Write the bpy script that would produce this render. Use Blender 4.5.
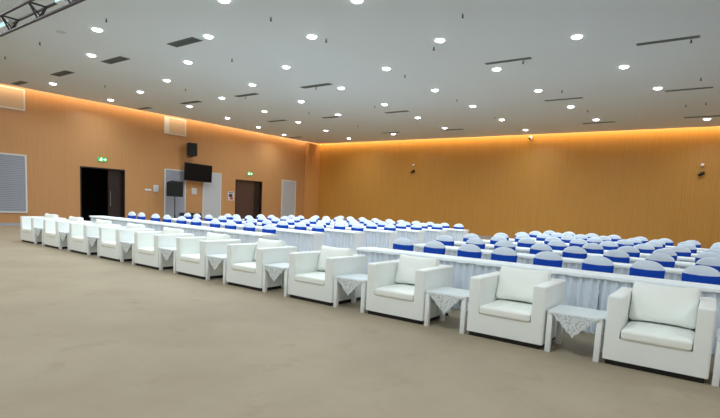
import bpy, bmesh, math, random
from mathutils import Vector, Matrix
random.seed(7)
S = bpy.context.scene
COL = S.collection
for o in list(bpy.data.objects): bpy.data.objects.remove(o)

# ------------------------------------------------------------------ camera
R0 = (0.8021521181187512, 0.5951949614214904, 0.04790550381815775)      # right
R1 = (0.09975804000616584, -0.05447977569365106, -0.9935191429934793)   # down
R2 = (-0.5887277068830116, 0.8017324441101532, -0.10307655024025003)    # forward
cam_data = bpy.data.cameras.new('camera'); cam = bpy.data.objects.new('camera', cam_data); COL.objects.link(cam)
M = Matrix(((R0[0], -R1[0], -R2[0], 15.8869), (R0[1], -R1[1], -R2[1], -5.4733), (R0[2], -R1[2], -R2[2], 1.5061), (0, 0, 0, 1)))
cam.matrix_world = M
cam_data.sensor_width = 36; cam_data.lens = 493.5175 / 720 * 36
cam_data.shift_x = 0.0; cam_data.shift_y = (255.041 - 209) / 720
cam_data.clip_start = 0.05; cam_data.clip_end = 200
S.camera = cam

# ------------------------------------------------------------------ world, exposure, lights off the frame
w = bpy.data.worlds.new('world'); S.world = w; w.use_nodes = True
w.node_tree.nodes['Background'].inputs[0].default_value = (0.6, 0.7, 0.8, 1)
w.node_tree.nodes['Background'].inputs[1].default_value = 0.02
S.view_settings.view_transform = 'Standard'; S.view_settings.look = 'None'
S.view_settings.gamma = 1; S.view_settings.use_curve_mapping = False
S.view_settings.exposure = 0.14
H = 5.34; XL = -6.735; YB = 19.87; XR = 23.0; YF = -11.0
LAMP_W = 34.0
COOL = (0.84, 0.94, 1.0)
def area(name, loc, size, energy, color, rot=(0, 0, 0), size_y=None, spread=None):
    d = bpy.data.lights.new(name, 'AREA'); d.energy = energy; d.color = color
    d.shape = 'RECTANGLE' if size_y else 'DISK'; d.size = size
    if size_y: d.size_y = size_y
    if spread: d.spread = spread
    o = bpy.data.objects.new(name, d); COL.objects.link(o); o.location = loc; o.rotation_euler = rot
    return o
# the rest of the hall's ceiling lamps, over the part the photo does not show
for x in (-3, 2.5, 8, 13.5, 19):
    for y in (-7.5, -2.8):
        area('ceiling_lamp', (x, y, H - .03), .9, LAMP_W * 2.6, COOL)
for y in (4, 10, 16):
    area('ceiling_lamp', (19.5, y, H - .03), .9, LAMP_W * 3.0, COOL)
# LED strips lying in the ceiling cove, throwing light on the walls
COVE_W = 6.5   # watt per metre
WARM = (1.0, 0.70, 0.40)
area('cove_strip_light', (XL + .26, (YF + YB) / 2, H + .09), .05, COVE_W * .6 * (YB - YF), WARM, (0, math.radians(30), 0), YB - YF)
area('cove_strip_light', ((XL + XR) / 2, YB - .26, H + .09), XR - XL, COVE_W * .8 * (XR - XL), WARM, (math.radians(30), 0, 0), .05)

# ------------------------------------------------------------------ helpers
def srgb(r, g, b):
    f = lambda c: (c / 255 / 12.92) if c / 255 <= 0.04045 else ((c / 255 + 0.055) / 1.055) ** 2.4
    return (f(r), f(g), f(b), 1)
def mat(name, col, rough=0.5, metal=0.0, noise=0.0, nscale=20.0, bump=0.0, spec=0.5, emit=0.0, emitc=None, sheen=0.0):
    m = bpy.data.materials.new(name); m.use_nodes = True
    nt = m.node_tree; b = nt.nodes['Principled BSDF']
    b.inputs['Base Color'].default_value = col; b.inputs['Roughness'].default_value = rough
    b.inputs['Metallic'].default_value = metal; b.inputs['Specular IOR Level'].default_value = spec
    if sheen: b.inputs['Sheen Weight'].default_value = sheen
    if emit:
        b.inputs['Emission Color'].default_value = emitc or col; b.inputs['Emission Strength'].default_value = emit
    if noise or bump:
        tc = nt.nodes.new('ShaderNodeTexCoord'); n = nt.nodes.new('ShaderNodeTexNoise')
        n.inputs['Scale'].default_value = nscale; n.inputs['Detail'].default_value = 4
        nt.links.new(tc.outputs['Object'], n.inputs['Vector'])
        if noise:
            mx = nt.nodes.new('ShaderNodeMix'); mx.data_type = 'RGBA'
            mx.inputs[6].default_value = tuple(c * (1 - noise) for c in col[:3]) + (1,)
            mx.inputs[7].default_value = tuple(min(1, c * (1 + noise)) for c in col[:3]) + (1,)
            nt.links.new(n.outputs['Fac'], mx.inputs[0]); nt.links.new(mx.outputs[2], b.inputs['Base Color'])
        if bump:
            bp = nt.nodes.new('ShaderNodeBump'); bp.inputs['Strength'].default_value = bump; bp.inputs['Distance'].default_value = .01
            nt.links.new(n.outputs['Fac'], bp.inputs['Height']); nt.links.new(bp.outputs[0], b.inputs['Normal'])
    return m
def math_node(nt, op, a, b=None, c=None):
    n = nt.nodes.new('ShaderNodeMath'); n.operation = op
    for i, v in enumerate((a, b, c)):
        if v is None: continue
        if isinstance(v, (int, float)): n.inputs[i].default_value = v
        else: nt.links.new(v, n.inputs[i])
    return n.outputs[0]
def box(bm, x0, x1, y0, y1, z0, z1, bev=0.0, seg=2):
    vs = [bm.verts.new((x, y, z)) for x in (x0, x1) for y in (y0, y1) for z in (z0, z1)]
    F = [(0, 1, 3, 2), (4, 6, 7, 5), (0, 4, 5, 1), (2, 3, 7, 6), (0, 2, 6, 4), (1, 5, 7, 3)]
    fs = [bm.faces.new([vs[i] for i in f]) for f in F]
    if bev:
        es = list({e for f in fs for e in f.edges})
        bmesh.ops.bevel(bm, geom=es, offset=bev, segments=seg, affect='EDGES', profile=0.5)
def tube(bm, p, q, r, seg=10, r2=None):
    p = Vector(p); q = Vector(q); d = q - p
    rot = d.to_track_quat('Z', 'Y').to_matrix().to_4x4()
    bmesh.ops.create_cone(bm, cap_ends=True, segments=seg, radius1=r, radius2=r if r2 is None else r2, depth=d.length,
                          matrix=Matrix.Translation((p + q) / 2) @ rot)
def cushion(bm, x0, x1, y0, y1, z0, z1, r, puff, n=10, rot=None, px=0.0):
    """rounded, puffed box"""
    c = Vector(((x0 + x1) / 2, (y0 + y1) / 2, (z0 + z1) / 2)); h = Vector(((x1 - x0) / 2, (y1 - y0) / 2, (z1 - z0) / 2))
    b2 = bmesh.new(); bmesh.ops.create_cube(b2, size=2)
    bmesh.ops.subdivide_edges(b2, edges=b2.edges[:], cuts=n, use_grid_fill=True)
    thin = min(range(3), key=lambda i: h[i])
    for v in b2.verts:
        p = Vector([math.copysign(abs(v.co[i]) ** 0.85, v.co[i]) * h[i] for i in range(3)])
        inner = Vector([max(-(h[i] - r), min(h[i] - r, p[i])) for i in range(3)])
        d = p - inner
        if d.length > 1e-9: p = inner + d.normalized() * r
        o = [i for i in range(3) if i != thin]
        u, w_ = v.co[o[0]], v.co[o[1]]
        if v.co[thin] > .99 or abs(v.co[thin]) > .99:
            p[thin] += math.copysign(puff * (1 - u * u) * (1 - w_ * w_), v.co[thin])
        if px:   # corners pulled out, sides sagging in
            p[o[1]] -= math.copysign(px * (1 - u * u), p[o[1]]) * abs(v.co[o[1]])
        v.co = (rot @ p if rot else p) + c
    me = bpy.data.meshes.new('t'); b2.to_mesh(me); bm.from_mesh(me); b2.free(); bpy.data.meshes.remove(me)
def obj(name, bm, m, parent=None, smooth=False, loc=None):
    bmesh.ops.recalc_face_normals(bm, faces=bm.faces[:])
    me = bpy.data.meshes.new(name); bm.to_mesh(me); bm.free()
    me.materials.append(m)
    if smooth:
        for p in me.polygons: p.use_smooth = True
        try: me.set_sharp_from_angle(angle=math.radians(smooth if smooth is not True else 40))
        except Exception: pass
    o = bpy.data.objects.new(name, me); COL.objects.link(o)
    if parent: o.parent = parent
    if loc: o.location = loc
    return o
def bx(name, dims, m, parent=None, bev=0.0):
    bm = bmesh.new(); box(bm, *dims, bev=bev); return obj(name, bm, m, parent, smooth=bool(bev))
def tag(o, label, cat, group=None):
    o['label'] = label; o['category'] = cat
    if group: o['group'] = group
    return o
def thing(name, label, cat, loc=(0, 0, 0), rotz=0, group=None):
    o = bpy.data.objects.new(name, None); COL.objects.link(o); o.location = loc; o.rotation_euler = (0, 0, rotz)
    return tag(o, label, cat, group)
def struct(o): o['kind'] = 'structure'; return o
def dup(src, loc, rotz, label, group=None):
    r = src.copy(); COL.objects.link(r); r.location = loc; r.rotation_euler = (0, 0, rotz); r['label'] = label
    if group: r['group'] = group
    for ch in list(src.children):
        c = ch.copy(); COL.objects.link(c); c.parent = r
        for g in list(ch.children):
            d = g.copy(); COL.objects.link(d); d.parent = c
    return r
ORD = ['zeroth', 'first', 'second', 'third', 'fourth', 'fifth', 'sixth', 'seventh', 'eighth', 'ninth', 'tenth', 'eleventh', 'twelfth']

# ------------------------------------------------------------------ materials
def wood_wall(name, c_dark, c_light, groove=None, rough=.32):
    """veneered wall panels: fine vertical grain, seams every 1.22 m, optional narrow grooves"""
    m = bpy.data.materials.new(name); m.use_nodes = True; nt = m.node_tree; b = nt.nodes['Principled BSDF']
    g = nt.nodes.new('ShaderNodeNewGeometry'); sp = nt.nodes.new('ShaderNodeSeparateXYZ'); nt.links.new(g.outputs['Position'], sp.inputs[0])
    u = math_node(nt, 'ADD', sp.outputs[0], sp.outputs[1])
    cb = nt.nodes.new('ShaderNodeCombineXYZ'); nt.links.new(math_node(nt, 'MULTIPLY', u, 14.0), cb.inputs[0])
    nt.links.new(math_node(nt, 'MULTIPLY', sp.outputs[2], .5), cb.inputs[1])
    n = nt.nodes.new('ShaderNodeTexNoise'); n.inputs['Scale'].default_value = 1.0; n.inputs['Detail'].default_value = 5
    nt.links.new(cb.outputs[0], n.inputs['Vector'])
    mx = nt.nodes.new('ShaderNodeMix'); mx.data_type = 'RGBA'; mx.inputs[6].default_value = c_dark; mx.inputs[7].default_value = c_light
    nt.links.new(n.outputs['Fac'], mx.inputs[0]); out = mx.outputs[2]
    def lines(out, period, width, depth, off=0.0):
        fr = math_node(nt, 'FRACT', math_node(nt, 'DIVIDE', math_node(nt, 'ADD', u, 100 + off), period))
        ln = math_node(nt, 'LESS_THAN', fr, width / period)
        k = nt.nodes.new('ShaderNodeMix'); k.data_type = 'RGBA'; k.blend_type = 'MULTIPLY'
        nt.links.new(math_node(nt, 'MULTIPLY', ln, 1.0), k.inputs[0]); nt.links.new(out, k.inputs[6])
        k.inputs[7].default_value = (depth, depth, depth, 1); return k.outputs[2]
    out = lines(out, 2.44 if not groove else 1.2, .010, .80, .3)
    if groove: out = lines(out, groove, groove * .3, .90)
    nt.links.new(out, b.inputs['Base Color']); b.inputs['Roughness'].default_value = rough
    return m
M_wallL = wood_wall('wood_veneer_left', srgb(185, 137, 90), srgb(199, 150, 101))
M_wallB = wood_wall('wood_slats_back', srgb(190, 136, 59), srgb(208, 152, 70), groove=.10, rough=.4)
M_pil = wood_wall('wood_column', srgb(202, 148, 88), srgb(214, 160, 98))
M_plain = mat('painted_wall', srgb(190, 185, 175), .7)
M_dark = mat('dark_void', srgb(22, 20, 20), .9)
# carpet / vinyl floor
def floor_mat():
    m = bpy.data.materials.new('beige_floor'); m.use_nodes = True; nt = m.node_tree; b = nt.nodes['Principled BSDF']
    g = nt.nodes.new('ShaderNodeNewGeometry')
    def noise(scale, det, rough=.5):
        n = nt.nodes.new('ShaderNodeTexNoise'); n.inputs['Scale'].default_value = scale; n.inputs['Detail'].default_value = det
        n.inputs['Roughness'].default_value = rough; nt.links.new(g.outputs['Position'], n.inputs['Vector']); return n.outputs['Fac']
    r = nt.nodes.new('ShaderNodeValToRGB'); r.color_ramp.elements[0].position = .3; r.color_ramp.elements[1].position = .7
    r.color_ramp.elements[0].color = srgb(158, 144, 122); r.color_ramp.elements[1].color = srgb(172, 158, 135)
    nt.links.new(noise(.7, 6, .6), r.inputs[0])
    k = nt.nodes.new('ShaderNodeMix'); k.data_type = 'RGBA'; k.blend_type = 'MULTIPLY'; k.inputs[7].default_value = (.82, .8, .78, 1)
    s = nt.nodes.new('ShaderNodeValToRGB'); s.color_ramp.elements[0].position = .56; s.color_ramp.elements[1].position = .75
    nt.links.new(noise(2.3, 8, .7), s.inputs[0]); nt.links.new(s.outputs[0], k.inputs[0]); nt.links.new(r.outputs[0], k.inputs[6])
    k2 = nt.nodes.new('ShaderNodeMix'); k2.data_type = 'RGBA'; k2.blend_type = 'MULTIPLY'; k2.inputs[7].default_value = (.93, .93, .93, 1)
    nt.links.new(noise(90, 3), k2.inputs[0]); nt.links.new(k.outputs[2], k2.inputs[6])
    nt.links.new(k2.outputs[2], b.inputs['Base Color']); b.inputs['Roughness'].default_value = .65; b.inputs['Specular IOR Level'].default_value = .22
    bp = nt.nodes.new('ShaderNodeBump'); bp.inputs['Strength'].default_value = .25; bp.inputs['Distance'].default_value = .01
    nt.links.new(noise(5, 6, .7), bp.inputs['Height']); nt.links.new(bp.outputs[0], b.inputs['Normal'])
    return m
M_floor = floor_mat()
M_ceil = mat('ceiling_paint', srgb(213, 221, 225), .8, noise=.02, nscale=.6)
M_white = mat('white_lacquer', srgb(228, 231, 232), .4)
M_frame = mat('white_frame', srgb(214, 214, 214), .5)
M_louv = mat('grey_louvre', srgb(198, 200, 204), .5)
M_louv2 = mat('mid_grey_louvre', srgb(158, 162, 174), .5)
M_louvb = mat('grille_backing', srgb(120, 122, 128), .7)
M_beige = mat('beige_mesh_panel', srgb(205, 178, 150), .7, noise=.06, nscale=60)
M_sofa = mat('white_leather', srgb(243, 247, 244), .38, noise=.015, nscale=6, bump=.12)
M_sofac = mat('white_leather_cushion', srgb(249, 252, 246), .42, noise=.015, nscale=5, bump=.25)
M_black = mat('black_plinth', srgb(18, 18, 18), .6)
M_table = mat('white_table_lacquer', srgb(242, 246, 246), .3)
M_cloth = mat('white_cloth', srgb(246, 252, 255), .8, noise=.02, nscale=10, sheen=.1)
M_skirt = mat('pale_blue_white_satin', srgb(230, 238, 248), .6, noise=.03, nscale=12)
M_chair = mat('pale_stretch_cover', srgb(226, 236, 248), .7, noise=.03, nscale=10)
M_sash = mat('blue_satin', srgb(2, 70, 184), .6, spec=.2)
M_blackp = mat('black_plastic', srgb(13, 13, 15), .45, noise=.1, nscale=60)
M_grill = mat('black_grille', srgb(14, 14, 15), .8)
M_screen = mat('screen_glass', srgb(8, 11, 17), .35, spec=.2)
M_brown = mat('dark_walnut', srgb(80, 56, 48), .45, noise=.12, nscale=8)
M_brown2 = mat('dark_walnut_frame', srgb(36, 23, 20), .45, noise=.12, nscale=8)
M_steel = mat('steel', srgb(150, 152, 156), .3, metal=1)
M_alu = mat('truss_aluminium', srgb(74, 72, 76), .45, metal=.6)
M_vent = mat('dark_diffuser', srgb(104, 114, 114), .6)
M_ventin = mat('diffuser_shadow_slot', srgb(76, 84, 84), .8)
M_lampring = mat('lamp_ring', srgb(225, 228, 230), .4)
M_lamp = mat('lamp_glow', (1, 1, 1, 1), .5, emit=14.0, emitc=(0.93, 0.97, 1, 1))
M_green = mat('exit_green', srgb(10, 120, 60), .5, emit=.9, emitc=srgb(20, 190, 90))
M_greenw = mat('exit_white', (1, 1, 1, 1), .5, emit=2.2, emitc=(.8, 1, .85, 1))
M_paper = mat('notice_paper', srgb(206, 206, 208), .6)
M_red = mat('notice_red', srgb(190, 60, 60), .6)
M_ink = mat('notice_ink', srgb(60, 60, 66), .6)
M_base = mat('grey_skirting', srgb(165, 168, 185), .5)
M_teal = mat('lamp_lens', srgb(150, 205, 215), .15, emit=.8, emitc=(.55, .85, .85, 1))
M_sprk = mat('sprinkler_metal', srgb(60, 60, 60), .4, metal=.5)
def lace_mat():
    m = mat('lace', srgb(222, 228, 230), .8); nt = m.node_tree; b = nt.nodes['Principled BSDF']
    tc = nt.nodes.new('ShaderNodeTexCoord')
    v = nt.nodes.new('ShaderNodeTexVoronoi'); v.inputs['Scale'].default_value = 46; nt.links.new(tc.outputs['Object'], v.inputs['Vector'])
    n = nt.nodes.new('ShaderNodeTexNoise'); n.inputs['Scale'].default_value = 16; nt.links.new(tc.outputs['Object'], n.inputs['Vector'])
    sp = nt.nodes.new('ShaderNodeSeparateXYZ'); nt.links.new(tc.outputs['Object'], sp.inputs[0])
    hole = math_node(nt, 'GREATER_THAN', math_node(nt, 'ADD', v.outputs['Distance'], math_node(nt, 'MULTIPLY', n.outputs['Fac'], .5)), .86)
    below = math_node(nt, 'LESS_THAN', sp.outputs[2], .44)
    holem = math_node(nt, 'MULTIPLY', hole, below)
    nt.links.new(math_node(nt, 'SUBTRACT', 1.0, math_node(nt, 'MULTIPLY', holem, .36)), b.inputs['Alpha'])
    return m
M_lace = lace_mat()

# ------------------------------------------------------------------ the room
def walls():
    struct(bx('floor', (XL - 3.2, XR, YF, YB + .3, -.2, 0), M_floor))
    gap = .30
    bm = bmesh.new(); box(bm, XL + gap, XR, YF, YB - gap, H, H + .12)
    struct(obj('ceiling', bm, M_ceil))
    struct(bx('ceiling_soffit', (XL - .25, XR, YF, YB + .3, 5.85, 6.0), M_ceil))
    # left wall with two door holes
    bm = bmesh.new(); X0, X1 = XL - .25, XL
    d1, d2, ht = (4.62, 6.60), (13.05, 15.05), 2.55
    for y0, y1, z0, z1 in ((YF, d1[0], 0, 5.85), (d1[0], d1[1], ht, 5.85), (d1[1], d2[0], 0, 5.85), (d2[0], d2[1], ht, 5.85), (d2[1], YB, 0, 5.85)):
        box(bm, X0, X1, y0, y1, z0, z1)
    struct(obj('wall_left', bm, M_wallL))
    struct(bx('wall_back', (XL - .25, XR, YB, YB + .25, 0, 5.85), M_wallB))
    struct(bx('wall_right', (XR, XR + .2, YF, YB + .3, 0, 5.85), M_wallL))
    struct(bx('wall_front', (XL - .25, XR, YF - .2, YF, 0, 5.85), M_plain))
    struct(bx('trim_1', (XL, XL + .28, 18.75, YB, 0, 5.30), M_pil))
    bm = bmesh.new()
    for y0, y1 in ((YF, d1[0]), (d1[1], d2[0]), (d2[1], 18.75)): box(bm, XL, XL + .015, y0, y1, 0, .10)
    struct(obj('baseboard_left', bm, M_base))
    struct(bx('baseboard_back', (XL + .28, XR, YB - .015, YB, 0, .10), M_base))
    # dark room behind the first door
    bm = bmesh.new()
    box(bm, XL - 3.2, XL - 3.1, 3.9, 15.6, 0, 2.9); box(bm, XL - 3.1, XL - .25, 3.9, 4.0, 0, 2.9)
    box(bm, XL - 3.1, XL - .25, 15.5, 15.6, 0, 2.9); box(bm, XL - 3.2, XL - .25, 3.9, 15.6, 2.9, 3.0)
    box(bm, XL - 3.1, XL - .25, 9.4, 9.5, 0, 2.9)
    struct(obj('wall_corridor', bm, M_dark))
    # door 1: left leaf swung away into the dark room, right leaf closed
    for n, (a, b_) in enumerate((d1, d2), 1):
        bm = bmesh.new(); t = .05
        box(bm, XL - .2, XL + .02, a, a + t, 0, ht); box(bm, XL - .2, XL + .02, b_ - t, b_, 0, ht); box(bm, XL - .2, XL + .02, a + t, b_ - t, ht - t, ht)
        fr = struct(obj('door_%d' % n, bm, M_brown2))
        if n == 1:
            lf = bx('door_leaf', (XL - .20, XL - .15, 5.90, b_ - t, .01, ht - t), M_brown2, fr)
            lf2 = bx('door_leaf', (XL - 1.15, XL - .21, a + .06, a + .11, .01, ht - t), M_brown, fr)
            bm = bmesh.new(); box(bm, XL - .11, XL - .09, 5.96, 5.99, .85, 1.55); box(bm, XL - .15, XL - .11, 5.965, 5.985, .92, .95); box(bm, XL - .15, XL - .11, 5.965, 5.985, 1.45, 1.48)
            obj('door_handle', bm, M_steel, lf)
        else:
            lf = bx('door_leaf', (XL - .12, XL - .07, a + t, a + 1.42, .01, ht - t), M_brown, fr)
            bx('door_leaf', (XL - .17, XL - .12, a + 1.42, b_ - t, .01, ht - t), M_brown2, fr)
            bx('door_handle', (XL - .07, XL - .03, a + 1.30, a + 1.33, .9, 1.5), M_steel, lf)
walls()

# wall grilles ------------------------------------------------------
def grille(y0, y1, z0, z1, label, pitch=.06, x=XL, ms=None, mb=None):
    t = thing('louvre_grille', label, 'air grille', (x, (y0 + y1) / 2, z0), 0, 'grey louvre grilles on the left wall')
    W = (y1 - y0) / 2; h = z1 - z0; f = .055
    bm = bmesh.new(); box(bm, 0, .04, -W, -W + f, 0, h); box(bm, 0, .04, W - f, W, 0, h); box(bm, 0, .04, -W + f, W - f, 0, f); box(bm, 0, .04, -W + f, W - f, h - f, h)
    obj('frame', bm, M_frame, t)
    bx('backing', (0.0, .006, -W + f, W - f, f, h - f), mb or M_louvb, t)
    bm = bmesh.new(); n = int((h - 2 * f) / pitch)
    for k in range(n):
        z = f + (k + .5) * (h - 2 * f) / n
        vs = [bm.verts.new(p) for p in ((.008, -W + f, z + .032), (.008, W - f, z + .032), (.034, W - f, z - .022), (.034, -W + f, z - .022))]
        vs2 = [bm.verts.new((v.co.x, v.co.y, v.co.z - .006)) for v in vs]
        bm.faces.new(vs); bm.faces.new(vs2[::-1])
        for i in range(4): bm.faces.new((vs[i], vs2[i], vs2[(i + 1) % 4], vs[(i + 1) % 4]))
    s = obj('slat', bm, ms or M_louv, t); s['kind'] = 'stuff'
grille(1.38, 2.58, .5, 2.8, 'wide grey louvre grille in a white frame at the left edge of the photo', .07, XL, M_louv2, M_louvb)
grille(8.60, 9.80, .35, 2.78, 'tall grey louvre grille behind the black loudspeaker on its pole', .06, XL, M_louv2, M_louvb)
grille(10.84, 12.04, .35, 2.81, 'tall pale louvre grille just right of the wall television')
grille(16.68, 17.94, .35, 2.78, 'tall pale louvre grille between the far door and the corner column')
def upper(y0, y1, z0, z1, label, strip_w):
    t = thing('wall_panel', label, 'wall panel', (XL, (y0 + y1) / 2, z0), 0, 'beige panels under the ceiling')
    W = (y1 - y0) / 2; h = z1 - z0; f = .05
    bm = bmesh.new(); box(bm, 0, .03, -W, -W + strip_w, 0, h); box(bm, 0, .03, W - f, W, 0, h); box(bm, 0, .03, -W + strip_w, W - f, 0, f); box(bm, 0, .03, -W + strip_w, W - f, h - f, h)
    obj('frame', bm, M_frame, t); bx('panel', (0, .015, -W + strip_w, W - f, f, h - f), M_beige, t)
upper(1.38, 2.58, 4.51, 5.33, 'beige framed panel under the ceiling at the left edge of the photo', .05)
upper(8.58, 9.80, 4.50, 5.32, 'beige white-framed panel under the ceiling above the black wall loudspeaker', .26)

# exit signs --------------------------------------------------------
def exit_sign(y, z, label):
    t = thing('exit_sign', label, 'exit sign', (XL, y, z), 0, 'green exit signs over the doors')
    bx('housing', (0, .05, -.185, .185, -.085, .085), M_green, t, .006)
    bm = bmesh.new(); X = (.0505, .055)
    bmesh.ops.create_cone(bm, cap_ends=True, segments=10, radius1=.017, radius2=.017, depth=.004, matrix=Matrix.Translation((.053, -.045, .055)) @ Matrix.Rotation(math.pi / 2, 4, 'Y'))
    def limb(y0, z0, y1, z1, wd=.011):
        d = Vector((0, y1 - y0, z1 - z0)).normalized(); n = Vector((0, -d.z, d.y)) * wd
        a, b_ = Vector((0, y0, z0)), Vector((0, y1, z1)); q = [a + n, b_ + n, b_ - n, a - n]
        v0 = [bm.verts.new((.0505, p.y, p.z)) for p in q]; v1 = [bm.verts.new((.055, p.y, p.z)) for p in q]
        bm.faces.new(v0); bm.faces.new(v1[::-1])
        for i in range(4): bm.faces.new((v0[i], v0[(i + 1) % 4], v1[(i + 1) % 4], v1[i]))
    limb(-.05, .035, -.07, -.01, .016); limb(-.07, -.01, -.03, -.03); limb(-.03, -.03, -.03, -.07); limb(-.07, -.01, -.11, -.045); limb(-.11, -.045, -.14, -.03)
    limb(-.05, .03, -.015, .005); limb(-.055, .03, -.10, .02)
    obj('running_figure', bm, M_greenw, t)
    bm = bmesh.new()
    v = [bm.verts.new((.054, p, q)) for p, q in ((.04, .012), (.11, .012), (.11, .05), (.17, 0), (.11, -.05), (.11, -.012), (.04, -.012))]
    bm.faces.new(v); r = bmesh.ops.extrude_face_region(bm, geom=bm.faces[:]); bmesh.ops.translate(bm, vec=(-.0035, 0, 0), verts=[e for e in r['geom'] if isinstance(e, bmesh.types.BMVert)])
    obj('arrow', bm, M_greenw, t)
exit_sign(5.56, 2.92, 'green exit sign on the wall above the near dark doorway')
exit_sign(14.05, 2.94, 'green exit sign on the wall above the far brown door')

# small wall items --------------------------------------------------
def plate(name, y0, y1, z0, z1, label, cat, m=M_paper, d=.025, inner=None):
    t = thing(name, label, cat, (XL, (y0 + y1) / 2, (z0 + z1) / 2))
    W, h = (y1 - y0) / 2, (z1 - z0) / 2
    bx('housing', (0, d, -W, W, -h, h), m, t, .004)
    for nm, (a, b_, c, e), mm in inner or []:
        bx(nm, (d, d + .006, a * W, b_ * W, c * h, e * h), mm, t)
    return t
plate('switch_plate', 7.58, 7.92, 1.64, 1.74, 'wide low white switch plate right of the near dark doorway', 'switch', inner=[('rocker', (-.8, -.1, -.6, .6), M_white), ('rocker', (.1, .8, -.6, .6), M_white)])
plate('control_box', 8.02, 8.28, 1.60, 1.94, 'small white control box beside the louvre grille with the black loudspeaker', 'control box', d=.05, inner=[('display', (-.6, .6, .1, .7), M_louv)])
plate('control_box', 10.16, 10.46, 1.58, 1.92, 'white control box on the wall directly below the television', 'control box', d=.05, inner=[('display', (-.6, .6, 0, .7), M_louv)])
plate('notice_sign', 12.52, 12.96, 1.34, 1.84, 'white notice with dark and red marks left of the far brown door', 'sign', d=.012,
      inner=[('picture', (-.72, .45, -.2, .5), M_ink), ('heading', (-.8, .8, .68, .86), M_ink), ('red_mark', (-.3, .6, -.75, -.25), M_red)])

# television --------------------------------------------------------
t = thing('television', 'large black flat television on a bracket between the two louvre grilles', 'television', (XL + .32, 10.36, 2.71), math.radians(-2)); t.rotation_euler[0] = math.radians(-1.5)
bx('casing', (-.04, .02, -.81, .81, -.45, .45), M_blackp, t, .01)
bx('screen', (.02, .024, -.79, .79, -.42, .43), M_screen, t)
bm = bmesh.new(); box(bm, -.30, -.285, -.25, .25, -.2, .2); tube(bm, (-.29, 0, .08), (-.03, 0, .08), .025); tube(bm, (-.29, 0, -.08), (-.03, 0, -.08), .025); box(bm, -.06, -.04, -.3, .3, -.15, .15)
obj('wall_bracket', bm, M_blackp, t)
# wall loudspeaker
t = thing('wall_loudspeaker', 'black loudspeaker mounted high on the wall above the television', 'loudspeaker', (XL + .42, 9.88, 3.52), math.radians(-28))
bm = bmesh.new(); box(bm, -.20, .22, -.24, .24, 0, .64, .02); obj('cabinet', bm, M_blackp, t, smooth=30)
bx('grille', (.22, .232, -.21, .21, .04, .60), M_grill, t)
bm = bmesh.new(); box(bm, -.06, .08, -.08, .08, -.05, 0); tube(bm, (0, 0, -.04), (-.30, -.18, -.06), .025); obj('wall_bracket', bm, M_blackp, t)
# loudspeaker on stand
t = thing('speaker_stand', 'thin black pole stand carrying the square black loudspeaker', 'speaker stand', (XL + .75, 8.72, 0), math.radians(-35))
bm = bmesh.new(); tube(bm, (0, 0, .05), (0, 0, 1.42), .022); obj('pole', bm, M_blackp, t)
for k in range(3):
    a = math.radians(90 + 120 * k); bm = bmesh.new(); tube(bm, (0, 0, .45), (.42 * math.cos(a), .42 * math.sin(a), .012), .012); obj('leg', bm, M_blackp, t)
bm = bmesh.new(); tube(bm, (0, 0, .40), (0, 0, .50), .035); obj('collar', bm, M_blackp, t)
t = thing('stage_loudspeaker', 'square black loudspeaker with a chamfered corner on a pole stand before the grille', 'loudspeaker', (XL + .75, 8.72, 1.42), math.radians(-35))
bm = bmesh.new(); prof = [(-.38, 0), (.38, 0), (.40, .74), (-.16, .78), (-.38, .68)]
f0 = [bm.verts.new((.2, y, z)) for y, z in prof]; f1 = [bm.verts.new((-.2, y * .8, z)) for y, z in prof]
bm.faces.new(f0); bm.faces.new(f1[::-1])
for i in range(5): bm.faces.new((f0[i], f1[i], f1[(i + 1) % 5], f0[(i + 1) % 5]))
bmesh.ops.bevel(bm, geom=bm.edges[:], offset=.015, segments=2, affect='EDGES')
obj('cabinet', bm, M_blackp, t, smooth=30); bx('grille', (.2, .212, -.34, .34, .06, .66), M_grill, t)
t = thing('equipment_case', 'low black equipment case at the foot of the speaker stand', 'case', (XL + .55, 9.75, 0), 0)
bm = bmesh.new(); box(bm, -.3, .3, -.45, .45, 0, .62, .015); obj('body', bm, M_blackp, t, smooth=30)
bm = bmesh.new(); box(bm, -.305, .305, -.455, .455, .50, .515); obj('lid_rim', bm, M_steel, t)

# back wall fittings -----------------------------------------------
for x, zt, lab in ((.89, 3.90, 'small wall spotlight pair on the middle of the wooden back wall'), (14.85, 3.80, 'small wall spotlight pair at the right end of the wooden back wall')):
    t = thing('wall_fitting', lab, 'wall fitting', (x, YB, zt))
    bm = bmesh.new(); bmesh.ops.create_uvsphere(bm, u_segments=12, v_segments=8, radius=.07, matrix=Matrix.Translation((0, -.07, 0))); obj('sensor', bm, M_white, t, smooth=True)
    bm = bmesh.new(); box(bm, -.05, .05, -.04, 0, -.42, -.28); tube(bm, (0, -.03, -.34), (.02, -.12, -.36), .02); tube(bm, (.10, -.14, -.30), (-.10, -.14, -.44), .055, 12); obj('spotlight', bm, M_blackp, t)
t = thing('wall_camera', 'white bullet camera hanging at the top of the back wall', 'camera', (7.61, YB - .12, 5.20))
bx('mount', (-.06, .06, .0, .12, .02, .10), M_white, t, .01)
bm = bmesh.new(); tube(bm, (0, .08, 0), (0, -.16, -.06), .06, 14); obj('body', bm, M_white, t, smooth=40)
bm = bmesh.new(); tube(bm, (0, -.155, -.0588), (0, -.17, -.0625), .045, 14); obj('lens', bm, M_screen, t)

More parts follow.
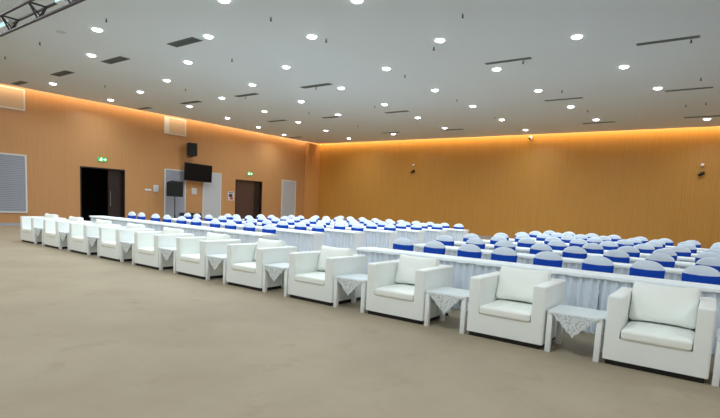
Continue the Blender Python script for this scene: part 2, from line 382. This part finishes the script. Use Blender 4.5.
# ------------------------------------------------------------------ ceiling: downlights
LIGHTS = [(3.38,.53),(.94,1.54),(-4.38,2.66),(-5.35,5.26),(-2.49,4.94),(.25,4.33),(5.43,2.17),(2.94,3.31),(7.57,.96),(7.68,3.39),(5.22,5.0),(2.55,6.07),(-.32,7.04),
 (5.06,7.75),(2.2,8.84),(9.85,2.26),(10.18,5.0),(7.75,6.44),(7.77,9.3),(4.92,10.57),(10.44,7.83),(10.7,10.69),(7.85,12.14),(12.88,6.18),(13.38,9.02),(13.86,11.79),
 (10.99,13.54),(-3.23,7.6),(-.87,9.75),(-4.02,10.25),(-1.42,12.46),(-4.77,12.9),(-5.49,15.52),(-1.91,15.11),(1.8,11.6),(4.71,13.49),(4.55,16.36),(1.01,17.28),(-2.6,18.02),
 (7.83,15.18),(7.88,18.09),(11.26,16.46),(14.91,17.71)]
t0 = thing('ceiling_downlight', '', 'downlight', (0, 0, H), 0, 'round downlights in the ceiling')
bm = bmesh.new()
prof = [(.095, -.004), (.118, -.006), (.122, 0.0), (.095, 0.0)]; N = 28
rings = [[bm.verts.new((r * math.cos(2 * math.pi * k / N), r * math.sin(2 * math.pi * k / N), z)) for k in range(N)] for r, z in prof]
for i in range(4):
    for k in range(N): bm.faces.new((rings[i][k], rings[i][(k + 1) % N], rings[(i + 1) % 4][(k + 1) % N], rings[(i + 1) % 4][k]))
obj('trim_ring', bm, M_lampring, t0, smooth=30)
bm = bmesh.new(); rg = []
for q in range(7):
    a = math.pi / 2 * q / 6.5; rg.append([bm.verts.new((.108 * math.cos(a) * math.cos(2 * math.pi * k / N), .108 * math.cos(a) * math.sin(2 * math.pi * k / N), -.002 - .042 * math.sin(a))) for k in range(N)])
for a, b_ in zip(rg, rg[1:]):
    for k in range(N): bm.faces.new((a[k], a[(k + 1) % N], b_[(k + 1) % N], b_[k]))
bm.faces.new(rg[-1])
obj('diffuser', bm, M_lamp, t0)
ld = bpy.data.lights.new('lamp', 'AREA'); ld.shape = 'DISK'; ld.size = .15; ld.energy = LAMP_W; ld.color = COOL; ld.spread = math.radians(150)
lo = bpy.data.objects.new('lamp', ld); COL.objects.link(lo); lo.parent = t0; lo.location = (0, 0, -.047)
# columns of lamps parallel to the left wall, named from that wall; lamps in a column from the near end
cols = {}
def colid(x, y):
    if x < 3.6:
        xx = x - (18 - y) * .21
        return 0 if xx < -7 else 1 if xx < -4 else 2 if xx < -1 else 3
    for i, e in enumerate((6.6, 9.1, 12.2, 99)):
        if x < e: return i + 4
for i, (x, y) in enumerate(LIGHTS): cols.setdefault(colid(x, y), []).append((y, x))
first = True
for c in sorted(cols):
    for k, (y, x) in enumerate(sorted(cols[c], reverse=True)):
        lab = 'round downlight, %s from back wall in %s line of lamps from left wall' % (ORD[k + 1], ORD[c + 1])
        if first: t0.location = (x, y, H); t0['label'] = lab; first = False
        else: dup(t0, (x, y, H), 0, lab)
# linear air diffusers
VENTS = [(.52,1.64,2.15,.30,'above the near dark doorway side, second from the left wall in the nearest row'),(-2.88,-1.75,2.12,.3,''),(3.94,5.04,2.15,.3,''),(-6.05,-5.1,2.0,.25,''),
 (-6.3,-5.3,7.0,.22,''),(-3,-1.75,7.07,.22,''),(.45,1.62,7.1,.22,''),(3.85,5.13,7.12,.22,''),(10.37,11.57,7.23,.14,''),(13.88,15.06,7.31,.14,''),
 (-2.8,-1.6,11.8,.22,''),(.55,1.6,12.0,.2,''),(4.0,5.11,12.03,.2,''),(10.46,11.68,12.23,.14,''),(14.0,15.2,12.27,.14,''),
 (-6.1,-5.1,16.6,.22,''),(.64,1.67,16.83,.22,''),(4.25,5.22,16.97,.22,''),(10.6,11.83,17.2,.16,''),(14.2,15.4,17.1,.16,'')]
rows = {}
for v in VENTS: rows.setdefault(round((v[2] - 2.1) / 4.95), []).append(v)
for r in sorted(rows):
    for k, (xa, xb, y, wd, _) in enumerate(sorted(rows[r])):
        t = thing('air_diffuser', 'dark linear ceiling diffuser, %s from the left in the %s diffuser row from the front' % (ORD[k + 1], ORD[r + 1]), 'air diffuser',
                  ((xa + xb) / 2, y, H), 0, 'dark linear diffusers in the ceiling')
        L, W = (xb - xa) / 2, wd / 2; bm = bmesh.new()
        box(bm, -L, L, -W, -W + .03, -.012, 0); box(bm, -L, L, W - .03, W, -.012, 0); box(bm, -L, -L + .03, -W + .03, W - .03, -.012, 0); box(bm, L - .03, L, -W + .03, W - .03, -.012, 0)
        obj('frame', bm, M_vent, t)
        bm = bmesh.new(); n = max(2, int((wd - .06) / .035))
        for j in range(n):
            yy = -W + .03 + (j + .5) * (wd - .06) / n; box(bm, -L + .03, L - .03, yy - .007, yy + .007, -.010, -.003)
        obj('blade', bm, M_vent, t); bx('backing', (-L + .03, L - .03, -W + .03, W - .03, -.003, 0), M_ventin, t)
# sprinklers
SPR = [(4.36,.26),(.9,.24),(-2.65,3.69),(4.43,3.69),(7.73,2.05),(7.87,3.68),(11.3,3.82),(7.88,7.23),(7.85,10.79),(.79,7.27),(4.38,7.25),(11.32,7.37),(14.9,7.44),(14.95,10.98),(11.36,10.93),
 (11.39,14.37),(14.41,14.56),(14.97,14.44),(-.24,5.38),(.94,10.66),(4.45,10.61),(7.82,14.43),(.89,14.26),(9.83,5.37),(-1.71,.3)]
st = thing('ceiling_sprinkler', '', 'sprinkler', (0, 0, H), 0, 'small sprinkler heads in the ceiling')
bm = bmesh.new(); tube(bm, (0, 0, -.012), (0, 0, 0), .034, 14); obj('escutcheon', bm, M_lampring, st)
bm = bmesh.new(); tube(bm, (0, 0, -.075), (0, 0, -.012), .014, 8); tube(bm, (0, 0, -.082), (0, 0, -.075), .026, 12); obj('nozzle', bm, M_sprk, st)
sr = {}
for x, y in SPR: sr.setdefault(round((y - .2) / 1.77), []).append((x, y))
first = True
for i, r in enumerate(sorted(sr)):
    for k, (x, y) in enumerate(sorted(sr[r])):
        lab = 'small dark sprinkler head, %s from the left in the %s sprinkler row from the front' % (ORD[k + 1], ORD[i + 1])
        if first: st.location = (x, y, H); st['label'] = lab; first = False
        else: dup(st, (x, y, H), 0, lab)
t = thing('ceiling_speaker', 'faint flat oval speaker cover in the ceiling below the lighting truss', 'ceiling speaker', (2.34, .16, H))
bm = bmesh.new(); tube(bm, (0, 0, -.006), (0, 0, 0), .11, 24); obj('cover', bm, mat('ceiling_speaker_cover', srgb(188, 194, 196), .8), t)

# ------------------------------------------------------------------ lighting truss (triangular, apex down)
t = thing('lighting_truss', 'grey aluminium lattice lighting truss at the top left corner of the photo', 'truss', (0, -1.57, 4.53))
ch = [(0, 0), (.146, .254), (-.146, .254)]; X0, X1 = 1.5, 11.5
for y, z in ch:
    bm = bmesh.new(); tube(bm, (X0, y, z), (X1, y, z), .026, 12); obj('chord', bm, M_alu, t, smooth=40)
x = 1.68
while x < X1:
    bm = bmesh.new()
    for a, b_ in ((0, 1), (0, 2), (1, 2)): tube(bm, (x, *ch[a]), (x, *ch[b_]), .018, 8)
    tube(bm, (x, *ch[2]), (x + .16, *ch[0]), .014, 8); tube(bm, (x + .16, *ch[0]), (x, *ch[1]), .014, 8)
    obj('cross_frame', bm, M_alu, t, smooth=40); x += 1.30
bm = bmesh.new()
for x in (2.5, 6.0, 10.0):
    for y in (.146, -.146): tube(bm, (x, y, .26), (x, y, H - 4.53), .006, 6)
obj('hanging_wire', bm, M_steel, t)
for i, (x, lab) in enumerate(((3.72, 'pale blue-lensed stage lamp inside the truss at the photo\'s left edge'), (6.45, 'pale stage lamp inside the truss at the top edge of the photo'))):
    t = thing('stage_lamp', lab, 'stage lamp', (x, -1.57, 4.60), 0)
    bm = bmesh.new(); box(bm, -.55 if i == 0 else -.1, .55 if i == 0 else .1, -.02, .06, .05, .15, .01); obj('housing', bm, M_white, t, smooth=30)
    bx('lens', (-.52 if i == 0 else -.08, .52 if i == 0 else .08, -.035, -.02, .06, .14), M_teal, t)

# ------------------------------------------------------------------ sofas
SP, SW, SD, SH = 1.5, .899, .84, .708
def make_sofa():
    t = thing('armchair', '', 'armchair', (0, 0, 0), 0, 'row of white box armchairs')
    W = SW / 2; a = .142
    bx('plinth', (-W + .03, W - .03, .03, SD - .03, 0, .06), M_black, t)
    for s in (-1, 1):
        x0, x1 = (-W, -W + a) if s < 0 else (W - a, W)
        bm = bmesh.new(); box(bm, x0, x1, 0, SD, .056, SH); xi = x1 if s < 0 else x0
        es = [e for e in bm.edges if not all(v.co.z < .1 for v in e.verts) and not (all(abs(v.co.x - xi) < 1e-4 for v in e.verts) and abs(e.verts[0].co.z - e.verts[1].co.z) > .1)]
        bmesh.ops.bevel(bm, geom=es, offset=.024, segments=4, affect='EDGES', profile=.5); obj('arm', bm, M_sofa, t, smooth=50)
    bx('front_panel', (-W + a, W - a, .0, .12, .056, .285), M_sofa, t)
    bm = bmesh.new(); box(bm, -W + a - .005, W - a + .005, .66, SD, .056, SH - .004, .016, 3); obj('backrest', bm, M_sofa, t, smooth=50)
    bx('seat_base', (-W + a - .002, W - a + .002, .11, .67, .06, .275), M_sofa, t)
    bm = bmesh.new(); cushion(bm, -W + a + .003, W - a - .003, -.018, .66, .278, .388, .035, .014); sc = obj('seat_cushion', bm, M_sofac, t, smooth=True)
    bm = bmesh.new(); rot = Matrix.Rotation(math.radians(-15), 3, 'X')
    cushion(bm, -.302, .302, .52, .66, .385, .815, .040, .035, rot=rot, px=.020); obj('back_cushion', bm, M_sofac, t, smooth=True)
    return t
sofa = make_sofa()
def sofa_label(i):
    if i == 10: return 'white box armchair nearest the camera, at the right end of the armchair row'
    if i == 0: return 'white box armchair at the far left end of the row of armchairs'
    if i == 5: return 'white box armchair in the middle of the row, sixth from either end'
    if i > 5: return 'white box armchair, %s from the right end of the armchair row' % ORD[11 - i]
    return 'white box armchair, %s from the far left end of the armchair row' % ORD[i + 1]
for i in range(11):
    loc = (i * SP + SW / 2, random.uniform(-.008, .008) if i < 10 else 0, 0); rz = math.radians(random.uniform(-.6, .6))
    if i == 0: sofa.location = loc; sofa['label'] = sofa_label(0)
    else: dup(sofa, loc, rz, sofa_label(i))

# side tables and lace ---------------------------------------------
TW, TD, TH = .545, .484, .456
def make_side():
    t = thing('side_table', '', 'side table', (0, 0, 0), 0, 'white side tables between the armchairs')
    bm = bmesh.new(); box(bm, -TW / 2, TW / 2, 0, TD, TH - .04, TH, .004); obj('tabletop', bm, M_table, t, smooth=30)
    for x in (-TW / 2, TW / 2 - .055):
        for y in (0.001, TD - .056):
            bm = bmesh.new(); box(bm, x, x + .055, y, y + .055, 0, TH - .04, .003); obj('leg', bm, M_table, t, smooth=30)
    return t
def make_lace():
    bm = bmesh.new(); N = 40; D = .50; vs = {}
    for i in range(N + 1):
        for j in range(N + 1):
            s, u = -1 + 2 * i / N, -1 + 2 * j / N
            k1 = 1 + .035 * (abs(math.sin(4.5 * math.pi * u)) - .5) if abs(s) == 1 else 1
            k2 = 1 + .035 * (abs(math.sin(4.5 * math.pi * s)) - .5) if abs(u) == 1 else 1
            s2, u2 = s * k1, u * k2
            x, y = (s2 - u2) / 2 * D * 1.0, (s2 + u2) / 2 * D
            z = TH + .003; hx, hy = TW / 2 + .010, TD / 2 + .010
            if abs(y) > hy:
                e = abs(y) - hy; z -= e; y = math.copysign(hy + .004 * math.sin(x * 60) * min(1, e * 12) + .004, y)
            elif abs(x) > hx:
                e = abs(x) - hx; z -= e; x = math.copysign(hx + .003, x)
            vs[i, j] = bm.verts.new((x, y + TD / 2, z))
    for i in range(N):
        for j in range(N): bm.faces.new((vs[i, j], vs[i + 1, j], vs[i + 1, j + 1], vs[i, j + 1]))
    return bm
side = make_side(); lace = obj('lace_cloth', make_lace(), M_lace, smooth=60)
tag(lace, '', 'lace cloth', 'lace cloths on the side tables')
for i in range(11):
    cx = i * SP + SW + (SP - SW) / 2
    where = 'left of the nearest armchair' if i == 9 else ('at the right edge, beyond the nearest armchair' if i == 10 else
            ('right of the far leftmost armchair' if i == 0 else ('right of the %s armchair from the far left' % ORD[i + 1])))
    l1 = 'small white side table ' + where; l2 = 'pointed lace cloth on the table ' + where
    loc = (cx, 0 if i != 10 else .02, 0)
    if i == 0: side.location = loc; side['label'] = l1; lace.location = loc; lace['label'] = l2
    else: dup(side, loc, 0, l1); dup(lace, loc, 0, l2)

# ------------------------------------------------------------------ banquet tables
BL, BD, BH = 1.276, .42, .75
def make_table(ends):
    t = thing('banquet_table', '', 'banquet table', (0, 0, 0), 0, 'skirted banquet tables')
    bx('tabletop', (-BL / 2 + .012, BL / 2 - .012, .012, BD, BH - .03, BH), M_cloth, t)
    bm = bmesh.new(); path = []
    L = BL / 2 - .003
    ny, nx = 22, 128
    for k in range(ny if -1 in ends else 0): path.append((-L, BD - .02 - (BD - .02 - .004) * k / ny, -1, 0))
    for k in range(nx + (1 not in ends)): path.append((-L + 2 * L * k / nx, .004, 0, -1))
    for k in range(ny + 1 if 1 in ends else 0): path.append((L, .004 + (BD - .02 - .004) * k / ny, 1, 0))
    rng = random.Random(3); cols_ = []; s = 0; ph = 0
    zs = [BH - .004, BH - .05, BH - .25, .35, .004]
    for i, (x, y, nx_, ny_) in enumerate(path):
        if i: s += math.hypot(x - path[i - 1][0], y - path[i - 1][1])
        ph += 0.56 + .22 * math.sin(i * .37) + rng.uniform(-.12, .12)
        c = []
        for j, z in enumerate(zs):
            a = (.010, .020, .023, .025, .027)[j] * (0.25 if nx_ else 1); o = a * (math.sin(ph + .25 * j * math.sin(i * .2)) + .3 * math.sin(2 * ph)) + (a if not nx_ else -a * .2)
            if nx_: c.append(bm.verts.new((x - nx_ * abs(o) * .8, y, z)))
            else: c.append(bm.verts.new((x, y + o, z)))
        cols_.append(c)
    for i in range(len(cols_) - 1):
        for j in range(len(zs) - 1): bm.faces.new((cols_[i][j], cols_[i + 1][j], cols_[i + 1][j + 1], cols_[i][j + 1]))
    obj('skirt', bm, M_skirt, t, smooth=75)
    return t
def make_cloth():
    bm = bmesh.new(); L = BL / 2 - .002
    # cross-section swept along x: front drop, rounded edge, top, back drop
    prof = [(-.018, BH - .036), (-.017, BH - .02), (-.014, BH - .004), (-.008, BH + .006), (.004, BH + .009), (.15, BH + .009), (.30, BH + .009), (BD - .006, BH + .009), (BD + .006, BH + .004), (BD + .010, BH - .02), (BD + .012, BH - .05)]
    n = 24; rows_ = []
    for k in range(n + 1):
        x = -L + 2 * L * k / n; rows_.append([bm.verts.new((x, y + (.004 * math.sin(k * 1.3) if j == 0 else 0), z + (.004 * math.sin(k * .9) if j == 0 else 0))) for j, (y, z) in enumerate(prof)])
    for k in range(n):
        for j in range(len(prof) - 1): bm.faces.new((rows_[k][j], rows_[k + 1][j], rows_[k + 1][j + 1], rows_[k][j + 1]))
    for k, sx in ((0, -1), (n, 1)):      # end drops
        dn = [bm.verts.new((rows_[k][j].co.x + sx * .002, rows_[k][j].co.y, BH - .05)) for j in range(3, len(prof) - 2)]
        for j in range(len(dn) - 1): bm.faces.new((rows_[k][3 + j], rows_[k][4 + j], dn[j + 1], dn[j]))
    return bm
tables = {e: make_table(e) for e in ((), (-1,), (1,))}; used = set(); cloth = tag(obj('tablecloth', make_cloth(), M_cloth, smooth=50), '', 'tablecloth', 'white cloths on the banquet tables')

# ------------------------------------------------------------------ banquet chairs (local: back of seat at y=0, facing -y)
def make_chair():
    t = thing('banquet_chair', '', 'chair', (0, 0, 0), 0, 'covered banquet chairs')
    def outline(z):      # half width of the back at height z
        if z <= .835: return .188 + .012 * (z - .45) / .4
        u = (z - .835) / .115
        return .200 * max(0, 1 - u ** 2.0) ** .55
    def lean(z): return .10 * (z - .42)
    def ring(bm, z, w_, th):
        w_ = max(w_, .012); N = 20; r = []
        for k in range(N):
            a = 2 * math.pi * k / N; c, s = math.cos(a), math.sin(a)
            r.append(bm.verts.new((w_ * math.copysign(abs(c) ** .45, c), .03 + lean(z) + th * math.copysign(abs(s) ** .7, s), z)))
        return r
    def loft(bm, zs, wf, tf, cap=True):
        rs = [ring(bm, z, wf(z), tf(z)) for z in zs]
        for a, b_ in zip(rs, rs[1:]):
            for k in range(20): bm.faces.new((a[k], a[(k + 1) % 20], b_[(k + 1) % 20], b_[k]))
        if cap: bm.faces.new(rs[0][::-1]); bm.faces.new(rs[-1])
    bm = bmesh.new(); zs = [.42, .55, .68, .80, .835, .862, .885, .905, .920, .932, .941, .946, .9495]
    loft(bm, zs, outline, lambda z: .032 if z < .85 else .032 * max(.25, math.sqrt(max(0, 1 - ((z - .85) / .103) ** 2))))
    obj('backrest', bm, M_chair, t, smooth=60)
    bm = bmesh.new(); loft(bm, [.70, .705, .77, .832, .838], lambda z: outline(z) + (.006 if z < .837 else .002), lambda z: .040, cap=False)
    for v in bm.verts:
        if v.co.z > .80: v.co.z -= .014 * max(0, 1 - (v.co.x / .2) ** 2)
    obj('sash', bm, M_sash, t, smooth=60)
    bm = bmesh.new(); cushion(bm, -.21, .21, -.33, .06, .40, .475, .03, .012, n=6); obj('seat', bm, M_chair, t, smooth=True)
    bm = bmesh.new(); rs = []
    N = 64
    for z, g in ((.43, 0), (.2, .012), (.005, .022)):
        r = []
        for k in range(N):
            a = 2 * math.pi * k / N; c, s = math.cos(a), math.sin(a)
            wx = .205 + g + .004 * math.sin(k * 1.9) * (g > 0)
            r.append(bm.verts.new((wx * math.copysign(abs(c) ** .3, c), -.135 + (.19 + g) * math.copysign(abs(s) ** .3, s), z)))
        rs.append(r)
    for a, b_ in zip(rs, rs[1:]):
        for k in range(N): bm.faces.new((a[k], a[(k + 1) % N], b_[(k + 1) % N], b_[k]))
    obj('cover_skirt', bm, M_chair, t, smooth=60)
    return t
chair = make_chair()

# ------------------------------------------------------------------ rows
state = {'t': True, 'c': True}
def put_table(x, y, l1, l2, ends):
    if ends not in used: tables[ends].location = (x, y, 0); tables[ends]['label'] = l1; used.add(ends)
    else: dup(tables[ends], (x, y, 0), 0, l1)
    if state['t']: cloth.location = (x, y, 0); cloth['label'] = l2; state['t'] = False
    else: dup(cloth, (x, y, 0), 0, l2)
def put_chair(x, y, rz, lab):
    if state['c']:
        chair.location = (x, y, 0); chair.rotation_euler = (0, 0, rz); chair['label'] = lab; state['c'] = False
    else: dup(chair, (x, y, 0), rz, lab)
FL = [1.72, 3.45, 4.97, 6.42, 7.88, 9.25, 10.75]; EL = [8.03, 7.92, 8.02, 8.17, 8.26, 8.34, 8.47]
FR = [1.27, 3.05, 4.58, 6.02, 7.45, 8.85, 10.25]; SR = [10.86, 10.95, 10.90, 10.98, 11.05, 11.02, 11.05]
CL0 = [1.61, 2.15, 2.91, 3.49, 4.15, 4.78, 5.55, 6.20, 6.87, 7.56]
CR0 = [11.37, 11.97, 12.61, 13.18, 13.85, 14.52, 15.11, 15.70, 16.32]
ROWN = ['front', 'second', 'third', 'fourth', 'fifth', 'sixth', 'rearmost']
PT = 1.276
for r in range(7):
    for side_ in ('left', 'right'):
        nt_ = (6 if r == 0 else 5)
        if side_ == 'right': nt_ = 5
        for k in range(nt_):          # k counted from the centre aisle
            x = EL[r] - BL / 2 - k * PT if side_ == 'left' else SR[r] + BL / 2 + k * PT
            y = FL[r] if side_ == 'left' else FR[r]
            at = '%s from the aisle, %s row of %s block' % (ORD[k + 1], ROWN[r], side_)
            put_table(x, y, 'skirted white banquet table, ' + at, 'white cloth on table ' + at,
                      ((1,) if side_ == 'left' else (-1,)) if k == 0 else (((-1,) if side_ == 'left' else (1,)) if k == nt_ - 1 else ()))
        nc = 10 if side_ == 'left' else 9
        for k in range(nc):
            if r == 0: x = CL0[9 - k] if side_ == 'left' else CR0[k]
            elif side_ == 'left': x = EL[r] - BL / 2 - (k // 2) * PT + (.31 if k % 2 == 0 else -.31) + random.uniform(-.05, .05)
            else: x = SR[r] + BL / 2 + (k // 2) * PT + (-.31 if k % 2 == 0 else .31) + random.uniform(-.05, .05)
            y = (FL[r] + .56 if side_ == 'left' else FR[r] + .62) + random.uniform(-.02, .03)
            if side_ == 'left' and r > 0: x -= .12 if k < nc - 1 else .03
            put_chair(x, y, math.radians(random.uniform(-4, 4)), 'white covered chair with blue sash, %s from the aisle, %s row of %s block' % (ORD[k + 1], ROWN[r], side_))
